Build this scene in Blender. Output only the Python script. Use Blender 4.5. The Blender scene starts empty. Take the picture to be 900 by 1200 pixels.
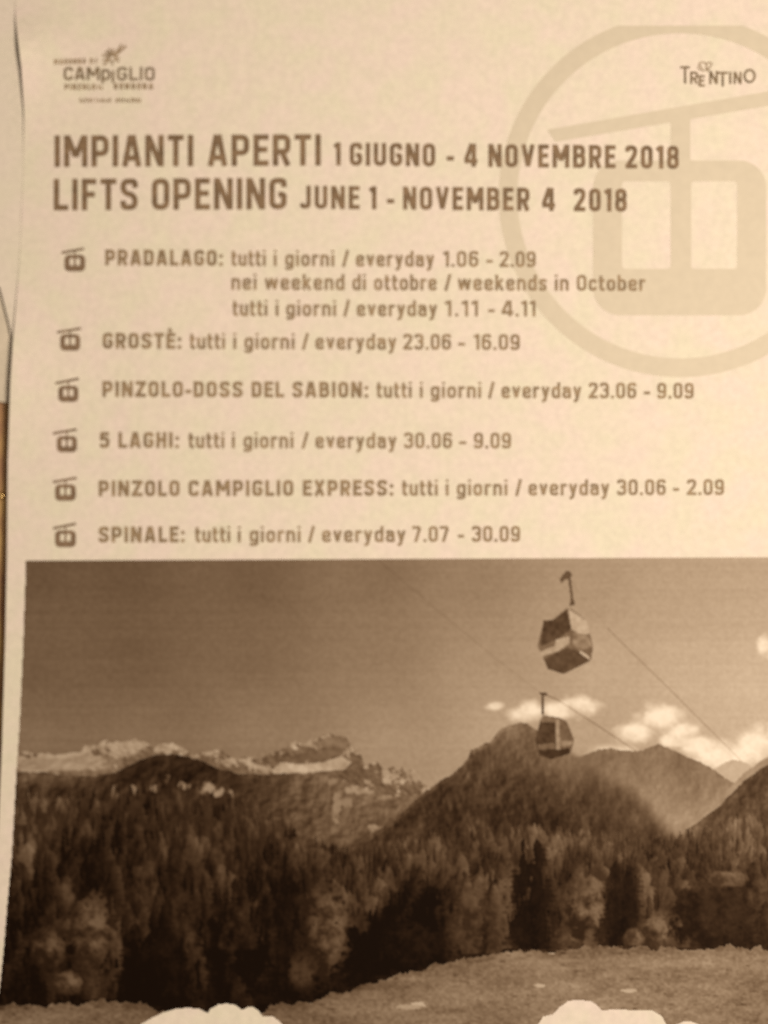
import bpy, math
import numpy as np
from mathutils import Vector

# ---------------------------------------------------------------- scene, camera, light
scene = bpy.context.scene
COL = scene.collection
MM = 0.3333e-3                 # one layout unit on the sheet = a third of a millimetre
DIST = 0.45                    # camera to board

cam_data = bpy.data.cameras.new("camera")
cam = bpy.data.objects.new("camera", cam_data)
COL.objects.link(cam)
cam.location = (0, -DIST, 0)
cam.rotation_euler = (math.radians(90), 0, 0)
cam_data.sensor_fit = 'VERTICAL'
cam_data.sensor_height = 24.0
cam_data.lens = 24.0 * DIST / (1200 * MM)
cam_data.clip_start = 0.01
cam_data.clip_end = 50.0
cam_data.dof.use_dof = True
cam_data.dof.focus_distance = 0.405
cam_data.dof.aperture_fstop = 1.6
scene.camera = cam
scene.cycles.use_denoising = False

world = bpy.data.worlds.new("World")
scene.world = world
world.use_nodes = True
bg = world.node_tree.nodes["Background"]
bg.inputs[0].default_value = (1.0, 0.72, 0.50, 1)
bg.inputs[1].default_value = 0.19

lamp_data = bpy.data.lights.new("room_lamp", 'AREA')
lamp_data.shape = 'DISK'
lamp_data.size = 0.12
lamp_data.energy = 7.4
lamp_data.color = (1.0, 0.805, 0.60)
lamp = bpy.data.objects.new("room_lamp", lamp_data)
COL.objects.link(lamp)
lamp.location = (0.28, -0.75, 0.04)
lamp.rotation_euler = (Vector((0.045, 0, 0.03)) - lamp.location).to_track_quat('-Z', 'Y').to_euler()

scene.view_settings.view_transform = 'Standard'
scene.view_settings.look = 'None'
scene.view_settings.exposure = 0.0
scene.view_settings.gamma = 1.0

# ---------------------------------------------------------------- helpers
rng = np.random.default_rng(11)

def tag(o, label=None, cat=None, group=None, kind=None):
    if label: o["label"] = label
    if cat: o["category"] = cat
    if group: o["group"] = group
    if kind: o["kind"] = kind
    return o

def empty(name, parent=None):
    o = bpy.data.objects.new(name, None)
    o.empty_display_size = 0.02
    COL.objects.link(o)
    if parent: o.parent = parent
    return o

def mesh_obj(name, verts, faces, mat, parent=None, smooth=False):
    me = bpy.data.meshes.new(name)
    me.from_pydata([tuple(v) for v in verts], [], [tuple(f) for f in faces])
    me.materials.append(mat)
    if smooth:
        me.polygons.foreach_set("use_smooth", [True] * len(me.polygons))
    me.update()
    o = bpy.data.objects.new(name, me)
    COL.objects.link(o)
    if parent: o.parent = parent
    return o

def sstep(a, b, x):
    t = np.clip((x - a) / (b - a), 0, 1)
    return t * t * (3 - 2 * t)

# the sheet: flat against the board at the top, curling out at the foot, left edge slightly sprung
def lift(u, v):
    u = np.asarray(u, float); v = np.asarray(v, float)
    q = np.clip((v - 260) / 950, 0, 2)
    a = 0.015 * q * q
    e = np.clip((130 - u) / 130, 0, 1.6) ** 2
    amp = 0.0085 * sstep(2, 62, v) * (1 - sstep(40, 190, v)) + 0.0040 * np.exp(-((v - 440) / 80.0) ** 2)
    a = a + 0.011 * sstep(120, 960, u)
    return a + e * amp + 0.0003 * (1 + np.sin(u / 120.0 + 1) * np.sin(v / 170.0)) * np.clip((u - 30) / 150, 0, 1)

def place(u, v, off=0.0):
    u = np.asarray(u, float); v = np.asarray(v, float)
    d = lift(u, v) + off
    t = (DIST - d) / DIST
    return np.stack([(u - 450) * MM * t, -d, (600 - v) * MM * t], -1)

def flat(u, v, y):
    t = (DIST + y) / DIST
    return ((u - 450) * MM * t, y, (600 - v) * MM * t)

# ---------------------------------------------------------------- noise
def vnoise(h, w, sx, sy, seed):
    r = np.random.default_rng(seed)
    gh, gw = int(h / sy) + 3, int(w / sx) + 3
    g = r.random((gh, gw))
    y = np.arange(h) / sy; x = np.arange(w) / sx
    yi = y.astype(int); xi = x.astype(int)
    fy = (y - yi)[:, None]; fx = (x - xi)[None, :]
    fy = fy * fy * (3 - 2 * fy); fx = fx * fx * (3 - 2 * fx)
    a = g[np.ix_(yi, xi)]; b = g[np.ix_(yi, xi + 1)]
    c = g[np.ix_(yi + 1, xi)]; d = g[np.ix_(yi + 1, xi + 1)]
    return (a * (1 - fx) + b * fx) * (1 - fy) + (c * (1 - fx) + d * fx) * fy

def fbm(h, w, sx, sy, seed, octv=4):
    s = 0; amp = 1; tot = 0
    for k in range(octv):
        s = s + amp * vnoise(h, w, max(sx, 1.01), max(sy, 1.01), seed + 37 * k)
        tot += amp; amp *= 0.55; sx /= 2; sy /= 2
    return s / tot - 0.5

# ---------------------------------------------------------------- materials
def base_mat(name, rough=0.65, spec=0.2):
    m = bpy.data.materials.new(name)
    m.use_nodes = True
    nt = m.node_tree
    p = nt.nodes["Principled BSDF"]
    p.inputs["Roughness"].default_value = rough
    p.inputs["Specular IOR Level"].default_value = spec
    return m, nt, p

def paper_mat(name, c1, c2, s=1.0):
    m, nt, p = base_mat(name, 0.7, 0.15)
    N, L = nt.nodes, nt.links
    tc = N.new("ShaderNodeTexCoord")
    n1 = N.new("ShaderNodeTexNoise"); n1.inputs["Scale"].default_value = 75 * s; n1.inputs["Detail"].default_value = 5
    n2 = N.new("ShaderNodeTexNoise"); n2.inputs["Scale"].default_value = 420; n2.inputs["Detail"].default_value = 3
    L.new(tc.outputs["Object"], n1.inputs["Vector"]); L.new(tc.outputs["Object"], n2.inputs["Vector"])
    mix = N.new("ShaderNodeMix"); mix.data_type = 'RGBA'
    mr = N.new("ShaderNodeMapRange"); mr.inputs["From Min"].default_value = .35; mr.inputs["From Max"].default_value = .65
    L.new(n1.outputs["Fac"], mr.inputs["Value"]); L.new(mr.outputs[0], mix.inputs["Factor"])
    mix.inputs["A"].default_value = c1; mix.inputs["B"].default_value = c2
    mr2 = N.new("ShaderNodeMapRange"); mr2.inputs["From Min"].default_value = .3; mr2.inputs["From Max"].default_value = .7
    mr2.inputs["To Min"].default_value = .952; mr2.inputs["To Max"].default_value = 1.042
    L.new(n2.outputs["Fac"], mr2.inputs["Value"])
    mul = N.new("ShaderNodeMix"); mul.data_type = 'RGBA'; mul.blend_type = 'MULTIPLY'; mul.inputs["Factor"].default_value = 1
    L.new(mix.outputs["Result"], mul.inputs["A"]); L.new(mr2.outputs[0], mul.inputs["B"])
    L.new(mul.outputs["Result"], p.inputs["Base Color"])
    bmp = N.new("ShaderNodeBump"); bmp.inputs["Strength"].default_value = .05; bmp.inputs["Distance"].default_value = .0003
    tr = N.new("ShaderNodeBsdfTranslucent"); L.new(mul.outputs["Result"], tr.inputs["Color"])
    ms = N.new("ShaderNodeMixShader"); ms.inputs[0].default_value = .14
    L.new(p.outputs[0], ms.inputs[1]); L.new(tr.outputs[0], ms.inputs[2])
    L.new(ms.outputs[0], N["Material Output"].inputs["Surface"])
    L.new(n2.outputs["Fac"], bmp.inputs["Height"]); L.new(bmp.outputs[0], p.inputs["Normal"])
    return m

def ink_mat(name, col, var=0.25):
    m, nt, p = base_mat(name, 0.6, 0.2)
    N, L = nt.nodes, nt.links
    tc = N.new("ShaderNodeTexCoord")
    n = N.new("ShaderNodeTexNoise"); n.inputs["Scale"].default_value = 330; n.inputs["Detail"].default_value = 4
    L.new(tc.outputs["Object"], n.inputs["Vector"])
    mr = N.new("ShaderNodeMapRange"); mr.inputs["From Min"].default_value = .3; mr.inputs["From Max"].default_value = .7
    L.new(n.outputs["Fac"], mr.inputs["Value"])
    mix = N.new("ShaderNodeMix"); mix.data_type = 'RGBA'
    mix.inputs["A"].default_value = (*[c * (1 - var) for c in col], 1)
    mix.inputs["B"].default_value = (*[min(.8, c * (1 + var)) for c in col], 1)
    L.new(mr.outputs[0], mix.inputs["Factor"]); L.new(mix.outputs["Result"], p.inputs["Base Color"])
    return m

M_PAPER = paper_mat("poster_paper", (.81, .755, .735, 1), (.775, .775, .685, 1))
M_BACK = paper_mat("backing_paper", (.79, .755, .72, 1), (.77, .76, .69, 1))
M_SCRAP = paper_mat("scrap_paper", (.72, .68, .60, 1), (.66, .63, .55, 1), 2)
M_HEAD = ink_mat("heading_ink", (.195, .14, .09))
M_TEXT = ink_mat("list_ink", (.265, .205, .135))
M_ICON = ink_mat("icon_ink", (.20, .145, .10))
M_LOGO = ink_mat("logo_ink", (.19, .15, .10))
M_FAINT = ink_mat("faint_logo_ink", (.30, .24, .17))
M_WATER = ink_mat("watermark_ink", (.575, .55, .475), .03)

M_PRINT, _nt, _p = base_mat("halftone_print", 0.7, 0.06)
_a = _nt.nodes.new("ShaderNodeAttribute"); _a.attribute_name = "tone"
_nt.links.new(_a.outputs["Color"], _p.inputs["Base Color"])

def wood_mat():
    m, nt, p = base_mat("brown_board", 0.45, 0.4)
    N, L = nt.nodes, nt.links
    tc = N.new("ShaderNodeTexCoord")
    mp = N.new("ShaderNodeMapping"); mp.inputs["Scale"].default_value = (160, 60, 45)
    L.new(tc.outputs["Object"], mp.inputs["Vector"])
    n = N.new("ShaderNodeTexNoise"); n.inputs["Scale"].default_value = 1.4; n.inputs["Detail"].default_value = 5
    L.new(mp.outputs[0], n.inputs["Vector"])
    r = N.new("ShaderNodeValToRGB")
    e = r.color_ramp.elements
    e[0].position = .3; e[0].color = (.30, .16, .11, 1)
    e[1].position = .72; e[1].color = (.62, .45, .19, 1)
    k = e.new(.5); k.color = (.45, .29, .14, 1)
    L.new(n.outputs["Fac"], r.inputs["Fac"]); L.new(r.outputs[0], p.inputs["Base Color"])
    return m
M_WOOD = wood_mat()
M_BRASS, _nt2, _p2 = base_mat("brass", 0.3, 0.5)
_p2.inputs["Base Color"].default_value = (.75, .55, .25, 1); _p2.inputs["Metallic"].default_value = 1

# ---------------------------------------------------------------- board and papers behind
def slab(name, outline, y, thick, mat):
    # outline (u, v) clockwise as seen from the front; front face at y, back at y + thick
    n = len(outline)
    f = [flat(u, v, y) for u, v in outline]
    b = [(x, yy + thick, z) for x, yy, z in f]
    faces = [tuple(range(n))[::-1], tuple(range(n, 2 * n))]
    for i in range(n):
        j = (i + 1) % n
        faces.append((i, j, n + j, n + i))
    return mesh_obj(name, f + b, faces, mat)

board = slab("notice_board", [(-700, -700), (1600, -700), (1600, 1900), (-700, 1900)], 0.0075, 0.012, M_WOOD)
tag(board, "mottled amber brown notice board behind the papers, seen along the left edge", "notice board")

back = slab("blank_sheet", [(-330, -300), (1200, -300), (1200, 400), (60, 420), (14, 396), (11, 380), (0, 337), (-60, 300), (-330, 290)],
            0.00009, 0.0003, M_BACK)
tag(back, "blank cream sheet behind the poster, showing at the upper left with a slanting lower edge", "paper sheet")

scrap = slab("paper_slip", [(-60, 250), (60, 250), (60, 476), (20, 473), (-60, 464)], 0.0034, 0.0003, M_SCRAP)
tag(scrap, "small pale paper slip under the slanting edge of the blank sheet, far left", "paper slip")

def stud():
    vs, fs = [], []
    cx, _, cz = flat(0.5, 581, 0.007)
    R = 0.0016; seg, rings = 24, 8
    for i in range(rings + 1):
        a = i / rings * math.pi / 2
        for k in range(seg):
            t = 2 * math.pi * k / seg
            vs.append((cx + R * math.cos(a) * math.cos(t), 0.0074 - .7 * R * math.sin(a), cz + R * math.cos(a) * math.sin(t)))
    for i in range(rings):
        for k in range(seg):
            k2 = (k + 1) % seg
            fs.append((i * seg + k, i * seg + k2, (i + 1) * seg + k2, (i + 1) * seg + k))
    return mesh_obj("brass_tack", vs, fs, M_BRASS, None, True)
tag(stud(), "tiny shiny brass tack head on the brown board left of the poster", "tack")

# ---------------------------------------------------------------- the poster sheet
poster = empty("poster")
poster.location = (0, 0, 0)
tag(poster, "printed cable car opening times poster with a sepia mountain photo at its foot", "poster")

EDGE_V = [-80, 22, 80, 130, 200, 300, 350, 400, 450, 540, 650, 750, 880, 1000, 1100, 1200, 1345]
EDGE_U = [15, 18, 25, 28, 27, 23, 19, 15, 12, 9, 8, 6, 2, -3, -10, -18, -30]
def edge_u(v):
    return np.interp(v, EDGE_V, EDGE_U)

def poster_sheet():
    nu, nv = 110, 220
    S = np.linspace(0, 1, nu + 1) ** 1.5
    T = np.linspace(0, 1, nv + 1)
    U = np.zeros((nv + 1, nu + 1)); V = np.zeros_like(U)
    for j, t in enumerate(T):
        for i, s in enumerate(S):
            v0 = -60 + t * 1405
            v1 = -74 + t * 1419
            v = v0 + (v1 - v0) * s
            ue = edge_u(v0) + (0 if t > .01 else 0)
            U[j, i] = ue + (966 - ue) * s
            V[j, i] = v
    F = place(U, V, 0.0).reshape(-1, 3)
    B = place(U, V, -0.00005).reshape(-1, 3)
    n = len(F); W = nu + 1
    faces = []
    for j in range(nv):
        for i in range(nu):
            a, b, c, d = j * W + i, j * W + i + 1, (j + 1) * W + i + 1, (j + 1) * W + i
            faces.append((a, d, c, b)); faces.append((n + a, n + b, n + c, n + d))
    for i in range(nu):
        faces.append((i, i + 1, n + i + 1, n + i))
        k = nv * W + i
        faces.append((k + 1, k, n + k, n + k + 1))
    for j in range(nv):
        k = j * W
        faces.append((k + W, k, n + k, n + k + W))
        k = j * W + nu
        faces.append((k, k + W, n + k + W, n + k))
    return mesh_obj("paper_sheet", np.concatenate([F, B]), faces, M_PAPER, poster, True)
poster_sheet()

# ---------------------------------------------------------------- ink outlines from strokes (contour of a distance field)
def seg_field(X, Y, x0, y0, x1, y1, ht, cap0, cap1):
    dx, dy = x1 - x0, y1 - y0
    L = math.hypot(dx, dy) or 1e-6
    ux, uy = dx / L, dy / L
    px, py = X - (x0 + x1) / 2, Y - (y0 + y1) / 2
    a = np.abs(px * ux + py * uy) - L / 2
    b = np.abs(-px * uy + py * ux) - ht
    f = np.maximum(a, b)
    if cap0: f = np.minimum(f, np.hypot(X - x0, Y - y0) - ht)
    if cap1: f = np.minimum(f, np.hypot(X - x1, Y - y1) - ht)
    return f

def contour_mesh(name, field, u0, v0, step, mat, parent, off):
    f = np.clip(field, -9, 9)
    H, W = f.shape
    ins = f < 0
    code = ins[:-1, :-1] * 1 + ins[:-1, 1:] * 2 + ins[1:, 1:] * 4 + ins[1:, :-1] * 8
    verts, faces, vid = [], [], {}
    def corner(j, i):
        k = (0, j, i)
        if k not in vid:
            vid[k] = len(verts); verts.append((u0 + i * step, v0 + j * step))
        return vid[k]
    def hedge(j, i):
        k = (1, j, i)
        if k not in vid:
            a, b = f[j, i], f[j, i + 1]; t = min(max(a / (a - b), .02), .98)
            vid[k] = len(verts); verts.append((u0 + (i + t) * step, v0 + j * step))
        return vid[k]
    def vedge(j, i):
        k = (2, j, i)
        if k not in vid:
            a, b = f[j, i], f[j + 1, i]; t = min(max(a / (a - b), .02), .98)
            vid[k] = len(verts); verts.append((u0 + i * step, v0 + (j + t) * step))
        return vid[k]
    js, is_ = np.nonzero(code)
    for j, i in zip(js.tolist(), is_.tolist()):
        pts = []
        cs = [(j, i), (j, i + 1), (j + 1, i + 1), (j + 1, i)]
        for k in range(4):
            a, b = cs[k], cs[(k + 1) % 4]
            if ins[a]: pts.append(corner(*a))
            if ins[a] != ins[b]:
                pts.append(hedge(j, i) if k == 0 else vedge(j, i + 1) if k == 1 else hedge(j + 1, i) if k == 2 else vedge(j, i))
        if len(pts) >= 3: faces.append(pts[::-1])
    vv = np.array(verts)
    return mesh_obj(name, place(vv[:, 0], vv[:, 1], off), faces, mat, parent)

def stroke_mesh(name, strokes, mat, parent, off=0.00012, step=0.6):
    # strokes: list of (polyline, half_thickness, closed)
    P = np.concatenate([np.array(s[0], float) for s in strokes])
    pad = max(s[1] for s in strokes) + 2
    u0, v0 = P[:, 0].min() - pad, P[:, 1].min() - pad
    W = int((P[:, 0].max() + pad - u0) / step) + 2
    H = int((P[:, 1].max() + pad - v0) / step) + 2
    f = np.full((H, W), 9.0)
    for pts, ht, closed in strokes:
        n = len(pts)
        m = n if closed else n - 1
        for k in range(m):
            (x0, y0), (x1, y1) = pts[k], pts[(k + 1) % n]
            q = ht + 1.5
            i0 = max(int((min(x0, x1) - q - u0) / step), 0); i1 = min(int((max(x0, x1) + q - u0) / step) + 2, W)
            j0 = max(int((min(y0, y1) - q - v0) / step), 0); j1 = min(int((max(y0, y1) + q - v0) / step) + 2, H)
            X = (u0 + np.arange(i0, i1) * step)[None, :]; Y = (v0 + np.arange(j0, j1) * step)[:, None]
            g = seg_field(X, Y, x0, y0, x1, y1, ht, closed or k > 0, closed or k < m - 1)
            f[j0:j1, i0:i1] = np.minimum(f[j0:j1, i0:i1], g)
    return contour_mesh(name, f, u0, v0, step, mat, parent, off)

# ---------------------------------------------------------------- letterforms
def rnd(pts, r, closed=False, n=5):
    out = []
    N = len(pts)
    for k, p in enumerate(pts):
        if not closed and k in (0, N - 1):
            out.append(p); continue
        a, b = pts[k - 1], pts[(k + 1) % N]
        la = math.hypot(a[0] - p[0], a[1] - p[1]); lb = math.hypot(b[0] - p[0], b[1] - p[1])
        rr = min(r, la * .49, lb * .49)
        pa = (p[0] + (a[0] - p[0]) * rr / la, p[1] + (a[1] - p[1]) * rr / la)
        pb = (p[0] + (b[0] - p[0]) * rr / lb, p[1] + (b[1] - p[1]) * rr / lb)
        for i in range(n + 1):
            t = i / n
            out.append(((1 - t) ** 2 * pa[0] + 2 * t * (1 - t) * p[0] + t * t * pb[0],
                        (1 - t) ** 2 * pa[1] + 2 * t * (1 - t) * p[1] + t * t * pb[1]))
    return out

def glyph(ch, t, R):
    """centre lines in units of the cap height (y up); returns strokes [(pts, closed)], width"""
    h = t / 2
    S = []
    def P(*pts, r=0.0): S.append((rnd(list(pts), r) if r else list(pts), False))
    def C(*pts, r=0.0): S.append((rnd(list(pts), r, True), True))
    W = {'M': .76, 'W': .85, 'I': t, 'N': .6, 'A': .62, 'V': .6, 'X': .6, 'L': .47, 'E': .48, 'F': .47, 'T': .52, 'J': .46, '1': .32,
         '.': t, ':': t, '-': .3, '/': .36, 'i': t, 't': .34, 'r': .36, 'w': .76, 'm': .8, 's': .45, 'k': .5, 'c': .46, 'v': .48, 'y': .48, 'j': .3,
         '4': .58, ' ': .28}.get(ch, .56 if ch.isupper() else .53 if ch.isdigit() else .5)
    w = W
    l, r_, b, tp = h, w - h, h, 1 - h
    x = .73
    xt = x - h * .9
    hb = h * .9
    if ch == 'A': P((h * .95, 0), (w / 2 - .035, 1)); P((w - h * .95, 0), (w / 2 + .035, 1)); P((w * .22, .27), (w * .78, .27))
    elif ch == 'B':
        P((l, 0), (l, 1)); P((l, tp), (r_ - .02, tp), (r_ - .02, .53), (l, .53), r=R * .8); P((l, .53), (r_, .53), (r_, b), (l, b), r=R * .8)
    elif ch == 'C': P((r_, .67), (r_, tp), (l, tp), (l, b), (r_, b), (r_, .33), r=R)
    elif ch == 'D': P((l, 0), (l, 1)); P((l, tp), (r_, tp), (r_, b), (l, b), r=R)
    elif ch in 'EÈ':
        w = .48; r_ = w - h
        P((l, 0), (l, 1)); P((l, tp), (w, tp)); P((l, b), (w, b)); P((l, .52), (w * .92, .52))
        if ch == 'È': P((w * .25, 1.24), (w * .6, 1.09))
    elif ch == 'F': P((l, 0), (l, 1)); P((l, tp), (w, tp)); P((l, .5), (w * .9, .5))
    elif ch == 'G': P((r_, .70), (r_, tp), (l, tp), (l, b), (r_, b), (r_, .47), (w * .52, .47), r=R); P((r_, .47), (r_, .2))
    elif ch == 'H': P((l, 0), (l, 1)); P((r_, 0), (r_, 1)); P((l, .52), (r_, .52))
    elif ch == 'I': P((h, 0), (h, 1))
    elif ch == 'J': P((r_, 1), (r_, b), (l, b), (l - h * .3, .22), r=R)
    elif ch == 'L': P((l, 1), (l, 0)); P((l, b), (w, b))
    elif ch == 'M': P((l, 0), (l, 1)); P((r_, 0), (r_, 1)); P((l + .02, 1 - .02), (w / 2, .32)); P((r_ - .02, 1 - .02), (w / 2, .32))
    elif ch == 'N': P((l, 0), (l, 1)); P((r_, 0), (r_, 1)); P((l + .01, .98), (r_ - .01, .02))
    elif ch in 'O0': C((l, b), (r_, b), (r_, tp), (l, tp), r=R)
    elif ch == 'P': P((l, 0), (l, 1)); P((l, tp), (r_, tp), (r_, .42), (l, .42), r=R)
    elif ch == 'R': P((l, 0), (l, 1)); P((l, tp), (r_, tp), (r_, .45), (l, .45), r=R * .9); P((w * .52, .45), (r_ + .01, 0))
    elif ch == 'S': P((r_, .70), (r_, tp), (l, tp), (l, .56), (r_, .45), (r_, b), (l, b), (l, .30), r=R)
    elif ch == 'T': P((0, tp), (w, tp)); P((w / 2, 0), (w / 2, 1))
    elif ch == 'U': P((l, 1), (l, b), (r_, b), (r_, 1), r=R)
    elif ch == 'V': P((h * .95, 1), (w / 2, .05)); P((w - h * .95, 1), (w / 2, .05))
    elif ch == 'X': P((h, 0), (w - h, 1)); P((h, 1), (w - h, 0))
    elif ch == 'Z': P((0.02, tp), (w, tp)); P((0, b), (w, b)); P((h, b), (w - h, tp))
    elif ch == '1': P((r_, 0), (r_, 1)); P((0.02, .80), (r_ - .02, .93))
    elif ch == '2': P((l, .72), (l, tp), (r_, tp), (r_, .60), (l + .01, .13), r=R); P((0, b), (w, b))
    elif ch == '3': P((l, .74), (l, tp), (r_, tp), (r_, .53), (w * .4, .53), r=R * .9); P((w * .4, .53), (r_, .53), (r_, b), (l, b), (l, .27), r=R * .9)
    elif ch == '4': P((w * .56, 1), (h * .6, .27)); P((0.0, .25), (w, .25)); P((w * .72, 0), (w * .72, .58) if R < .15 else (w * .72, 1))
    elif ch == '5': P((w * .92, tp), (l + .02, tp), (l, .52)); P((l, .52), (l, .60), (r_, .60), (r_, b), (l, b), (l, .26), r=R)
    elif ch == '6': C((l, b), (r_, b), (r_, .58), (l, .58), r=R * .9); P((l, .33), (l, tp), (r_, tp), (r_, .76), r=R)
    elif ch == '7': P((0, tp), (r_, tp)); P((r_, tp), (w * .36, 0))
    elif ch == '8': C((l, b), (r_, b), (r_, .52), (l, .52), r=R * .85); C((l + .01, .52), (r_ - .01, .52), (r_ - .01, tp), (l + .01, tp), r=R * .85)
    elif ch == '9': C((l, .42), (r_, .42), (r_, tp), (l, tp), r=R * .9); P((r_, .67), (r_, b), (l, b), (l, .24), r=R)
    elif ch == '.': P((h, 0), (h, t))
    elif ch == ':': P((h, 0), (h, t)); P((h, .5), (h, .5 + t))
    elif ch == '-': P((0, .36), (w, .36))
    elif ch == '/': P((h * .7, -.03), (w - h * .7, 1.02))
    elif ch == 'a':
        P((l, .55), (l, xt), (r_, xt), (r_, 0), r=R * .7); C((l, hb), (r_, hb), (r_, .42), (l, .42), r=R * .7)
    elif ch == 'b': P((l, 0), (l, 1)); C((l, hb), (r_, hb), (r_, xt), (l, xt), r=R)
    elif ch == 'c': P((r_, .50), (r_, xt), (l, xt), (l, hb), (r_, hb), (r_, .25), r=R)
    elif ch == 'd': P((r_, 0), (r_, 1)); C((l, hb), (r_, hb), (r_, xt), (l, xt), r=R)
    elif ch == 'e': P((l, .36), (r_, .36), (r_, xt), (l, xt), (l, hb), (r_, hb), (r_, .22), r=R * .9)
    elif ch == 'g': C((l, hb + .02), (r_, hb + .02), (r_, xt), (l, xt), r=R); P((r_, x), (r_, -.22 + hb), (l, -.22 + hb), (l, -.08), r=R)
    elif ch == 'i': P((h, 0), (h, x)); P((h, .86), (h, 1.0))
    elif ch == 'k': P((l, 0), (l, 1)); P((l, .28), (r_, x)); P((w * .42, .42), (r_ + .02, 0))
    elif ch == 'n': P((l, 0), (l, x)); P((l, .45), (l, xt), (r_, xt), (r_, 0), r=R)
    elif ch == 'o': C((l, hb), (r_, hb), (r_, xt), (l, xt), r=R)
    elif ch == 'r': P((l, 0), (l, x)); P((l, .45), (l, xt), (w, xt - .01), r=R)
    elif ch == 's': P((r_, .54), (r_, xt), (l, xt), (l, .42), (r_, .32), (r_, hb), (l, hb), (l, .2), r=R * .8)
    elif ch == 't': P((.13, .95), (.13, hb), (w, hb), r=.1); P((0, xt), (w * .98, xt))
    elif ch == 'u': P((l, x), (l, hb), (r_, hb), (r_, .3), r=R); P((r_, 0), (r_, x))
    elif ch == 'v': P((h * .9, x), (w / 2, .04)); P((w - h * .9, x), (w / 2, .04))
    elif ch == 'y': P((h * .9, x), (w / 2 + .01, .06)); P((w - h * .9, x), (w * .42, -.14), (w * .1, -.17), r=.12)
    elif ch == 'w':
        P((h * .9, x), (w * .27, .04)); P((w * .27, .04), (w / 2, x)); P((w / 2, x), (w * .73, .04)); P((w * .73, .04), (w - h * .9, x))
    return S, w

def word_strokes(word, x0, x1, base, cap, tpx, R, track, slope=0.0):
    t = tpx / cap
    gl = [glyph(c, t, R) for c in word]
    nat = sum(g[1] for g in gl) + track * (len(gl) - 1)
    sx = (x1 - x0) / nat
    out = []; x = 0
    for S, w in gl:
        for pts, cl in S:
            out.append(([(x0 + (x + p[0]) * sx, base - p[1] * cap + slope * (x + p[0]) * sx) for p in pts], tpx / 2, cl))
        x += w + track
    return out

def line_strokes(words, xa, ya, xb, yb, cap, tpx, R, track):
    out = []
    sl = (yb - ya) / (xb - xa)
    for w, x0, x1 in words:
        out += word_strokes(w, x0, x1, ya + sl * (x0 - xa), cap, tpx, R, track, sl)
    return out

# ---------------------------------------------------------------- headings
def heading(big, small, ya, yb, capb, caps):
    h = stroke_mesh("heading", line_strokes(big, 64, ya, 376, ya - 1.6, capb, 6.5, .17, .13), M_HEAD, poster)
    stroke_mesh("heading_dates", line_strokes(small, 392, ya - 1.7, 795, yb, caps, 5.2, .17, .17), M_HEAD, h)
    return h
tag(heading([("IMPIANTI", 64, 226.5), ("APERTI", 243.5, 376)],
            [("1", 391.5, 399), ("GIUGNO", 410, 510), ("-", 523.5, 532), ("4", 544.5, 559.5), ("NOVEMBRE", 572.5, 721.5), ("2018", 733, 795.5)],
            195.7, 198, 37, 27.2), "upper heading line in large capitals reading IMPIANTI APERTI")
tag(heading([("LIFTS", 63, 161.5), ("OPENING", 178, 336)],
            [("JUNE", 352, 421.5), ("1", 433, 441), ("-", 453.5, 462), ("NOVEMBER", 472.5, 620.5), ("4", 635.5, 650.5), ("2018", 672.5, 734.5)],
            246.6, 248.8, 37, 27.2), "lower heading line in large capitals reading LIFTS OPENING")

# ---------------------------------------------------------------- timetable lines
TX = []   # (lift name words, schedule words, base left, base right, x right)
TX.append(([("PRADALAGO:", 123, 261.5)],
           [("tutti", 271, 311.5), ("i", 320.8, 324.2), ("giorni", 334, 392), ("/", 401, 409), ("everyday", 417, 509), ("1.06", 519.5, 561), ("-", 570, 577.5), ("2.09", 585.5, 628)],
           311, 313.2, 628))
TX.append(([], [("nei", 271, 301), ("weekend", 310, 404), ("di", 412.8, 429), ("ottobre", 438.3, 512), ("/", 520.8, 529), ("weekends", 536.2, 641), ("in", 650, 666.7), ("October", 675.8, 756.5)],
           339.2, 341, 757))
TX.append(([], [("tutti", 272.5, 313.5), ("i", 323, 326.5), ("giorni", 335.2, 394.2), ("/", 402.5, 410), ("everyday", 418, 512.5), ("1.11", 521, 561), ("-", 572.3, 579.7), ("4.11", 588, 628)],
           370, 371, 628))
TX.append(([("GROSTÈ:", 120, 213)],
           [("tutti", 222.3, 263.8), ("i", 273.5, 277), ("giorni", 286.2, 345.5), ("/", 353.8, 362), ("everyday", 369.5, 464.8), ("23.06", 472.4, 528.8), ("-", 537, 545), ("16.09", 555.3, 609.5)],
           408.6, 410.3, 610))
TX.append(([("PINZOLO-DOSS", 119.6, 285), ("DEL", 294.5, 333), ("SABION:", 342.4, 432)],
           [("tutti", 441.2, 482.6), ("i", 492, 495.5), ("giorni", 504.6, 564.2), ("/", 572.2, 579.5), ("everyday", 587.5, 681.5), ("23.06", 689.8, 746), ("-", 754.5, 762), ("9.09", 770.2, 813.2)],
           465.2, 467.3, 813))
TX.append(([("5", 116.4, 128.8), ("LAGHI:", 138.4, 210.2)],
           [("tutti", 220.8, 263), ("i", 271.8, 275.3), ("giorni", 285.2, 344.2), ("/", 353.3, 362), ("everyday", 369.5, 465), ("30.06", 473.4, 530), ("-", 538.2, 546.5), ("9.09", 555.2, 599.2)],
           525, 525.7, 600))
TX.append(([("PINZOLO", 115.2, 211), ("CAMPIGLIO", 220.5, 344.3), ("EXPRESS:", 354.6, 461.4)],
           [("tutti", 471, 513.2), ("i", 522.3, 525.8), ("giorni", 535.2, 595), ("/", 604, 611.5), ("everyday", 619.2, 714.3), ("30.06", 723, 780.5), ("-", 789, 796), ("2.09", 805, 848.8)],
           581.8, 580.2, 849))
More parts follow.
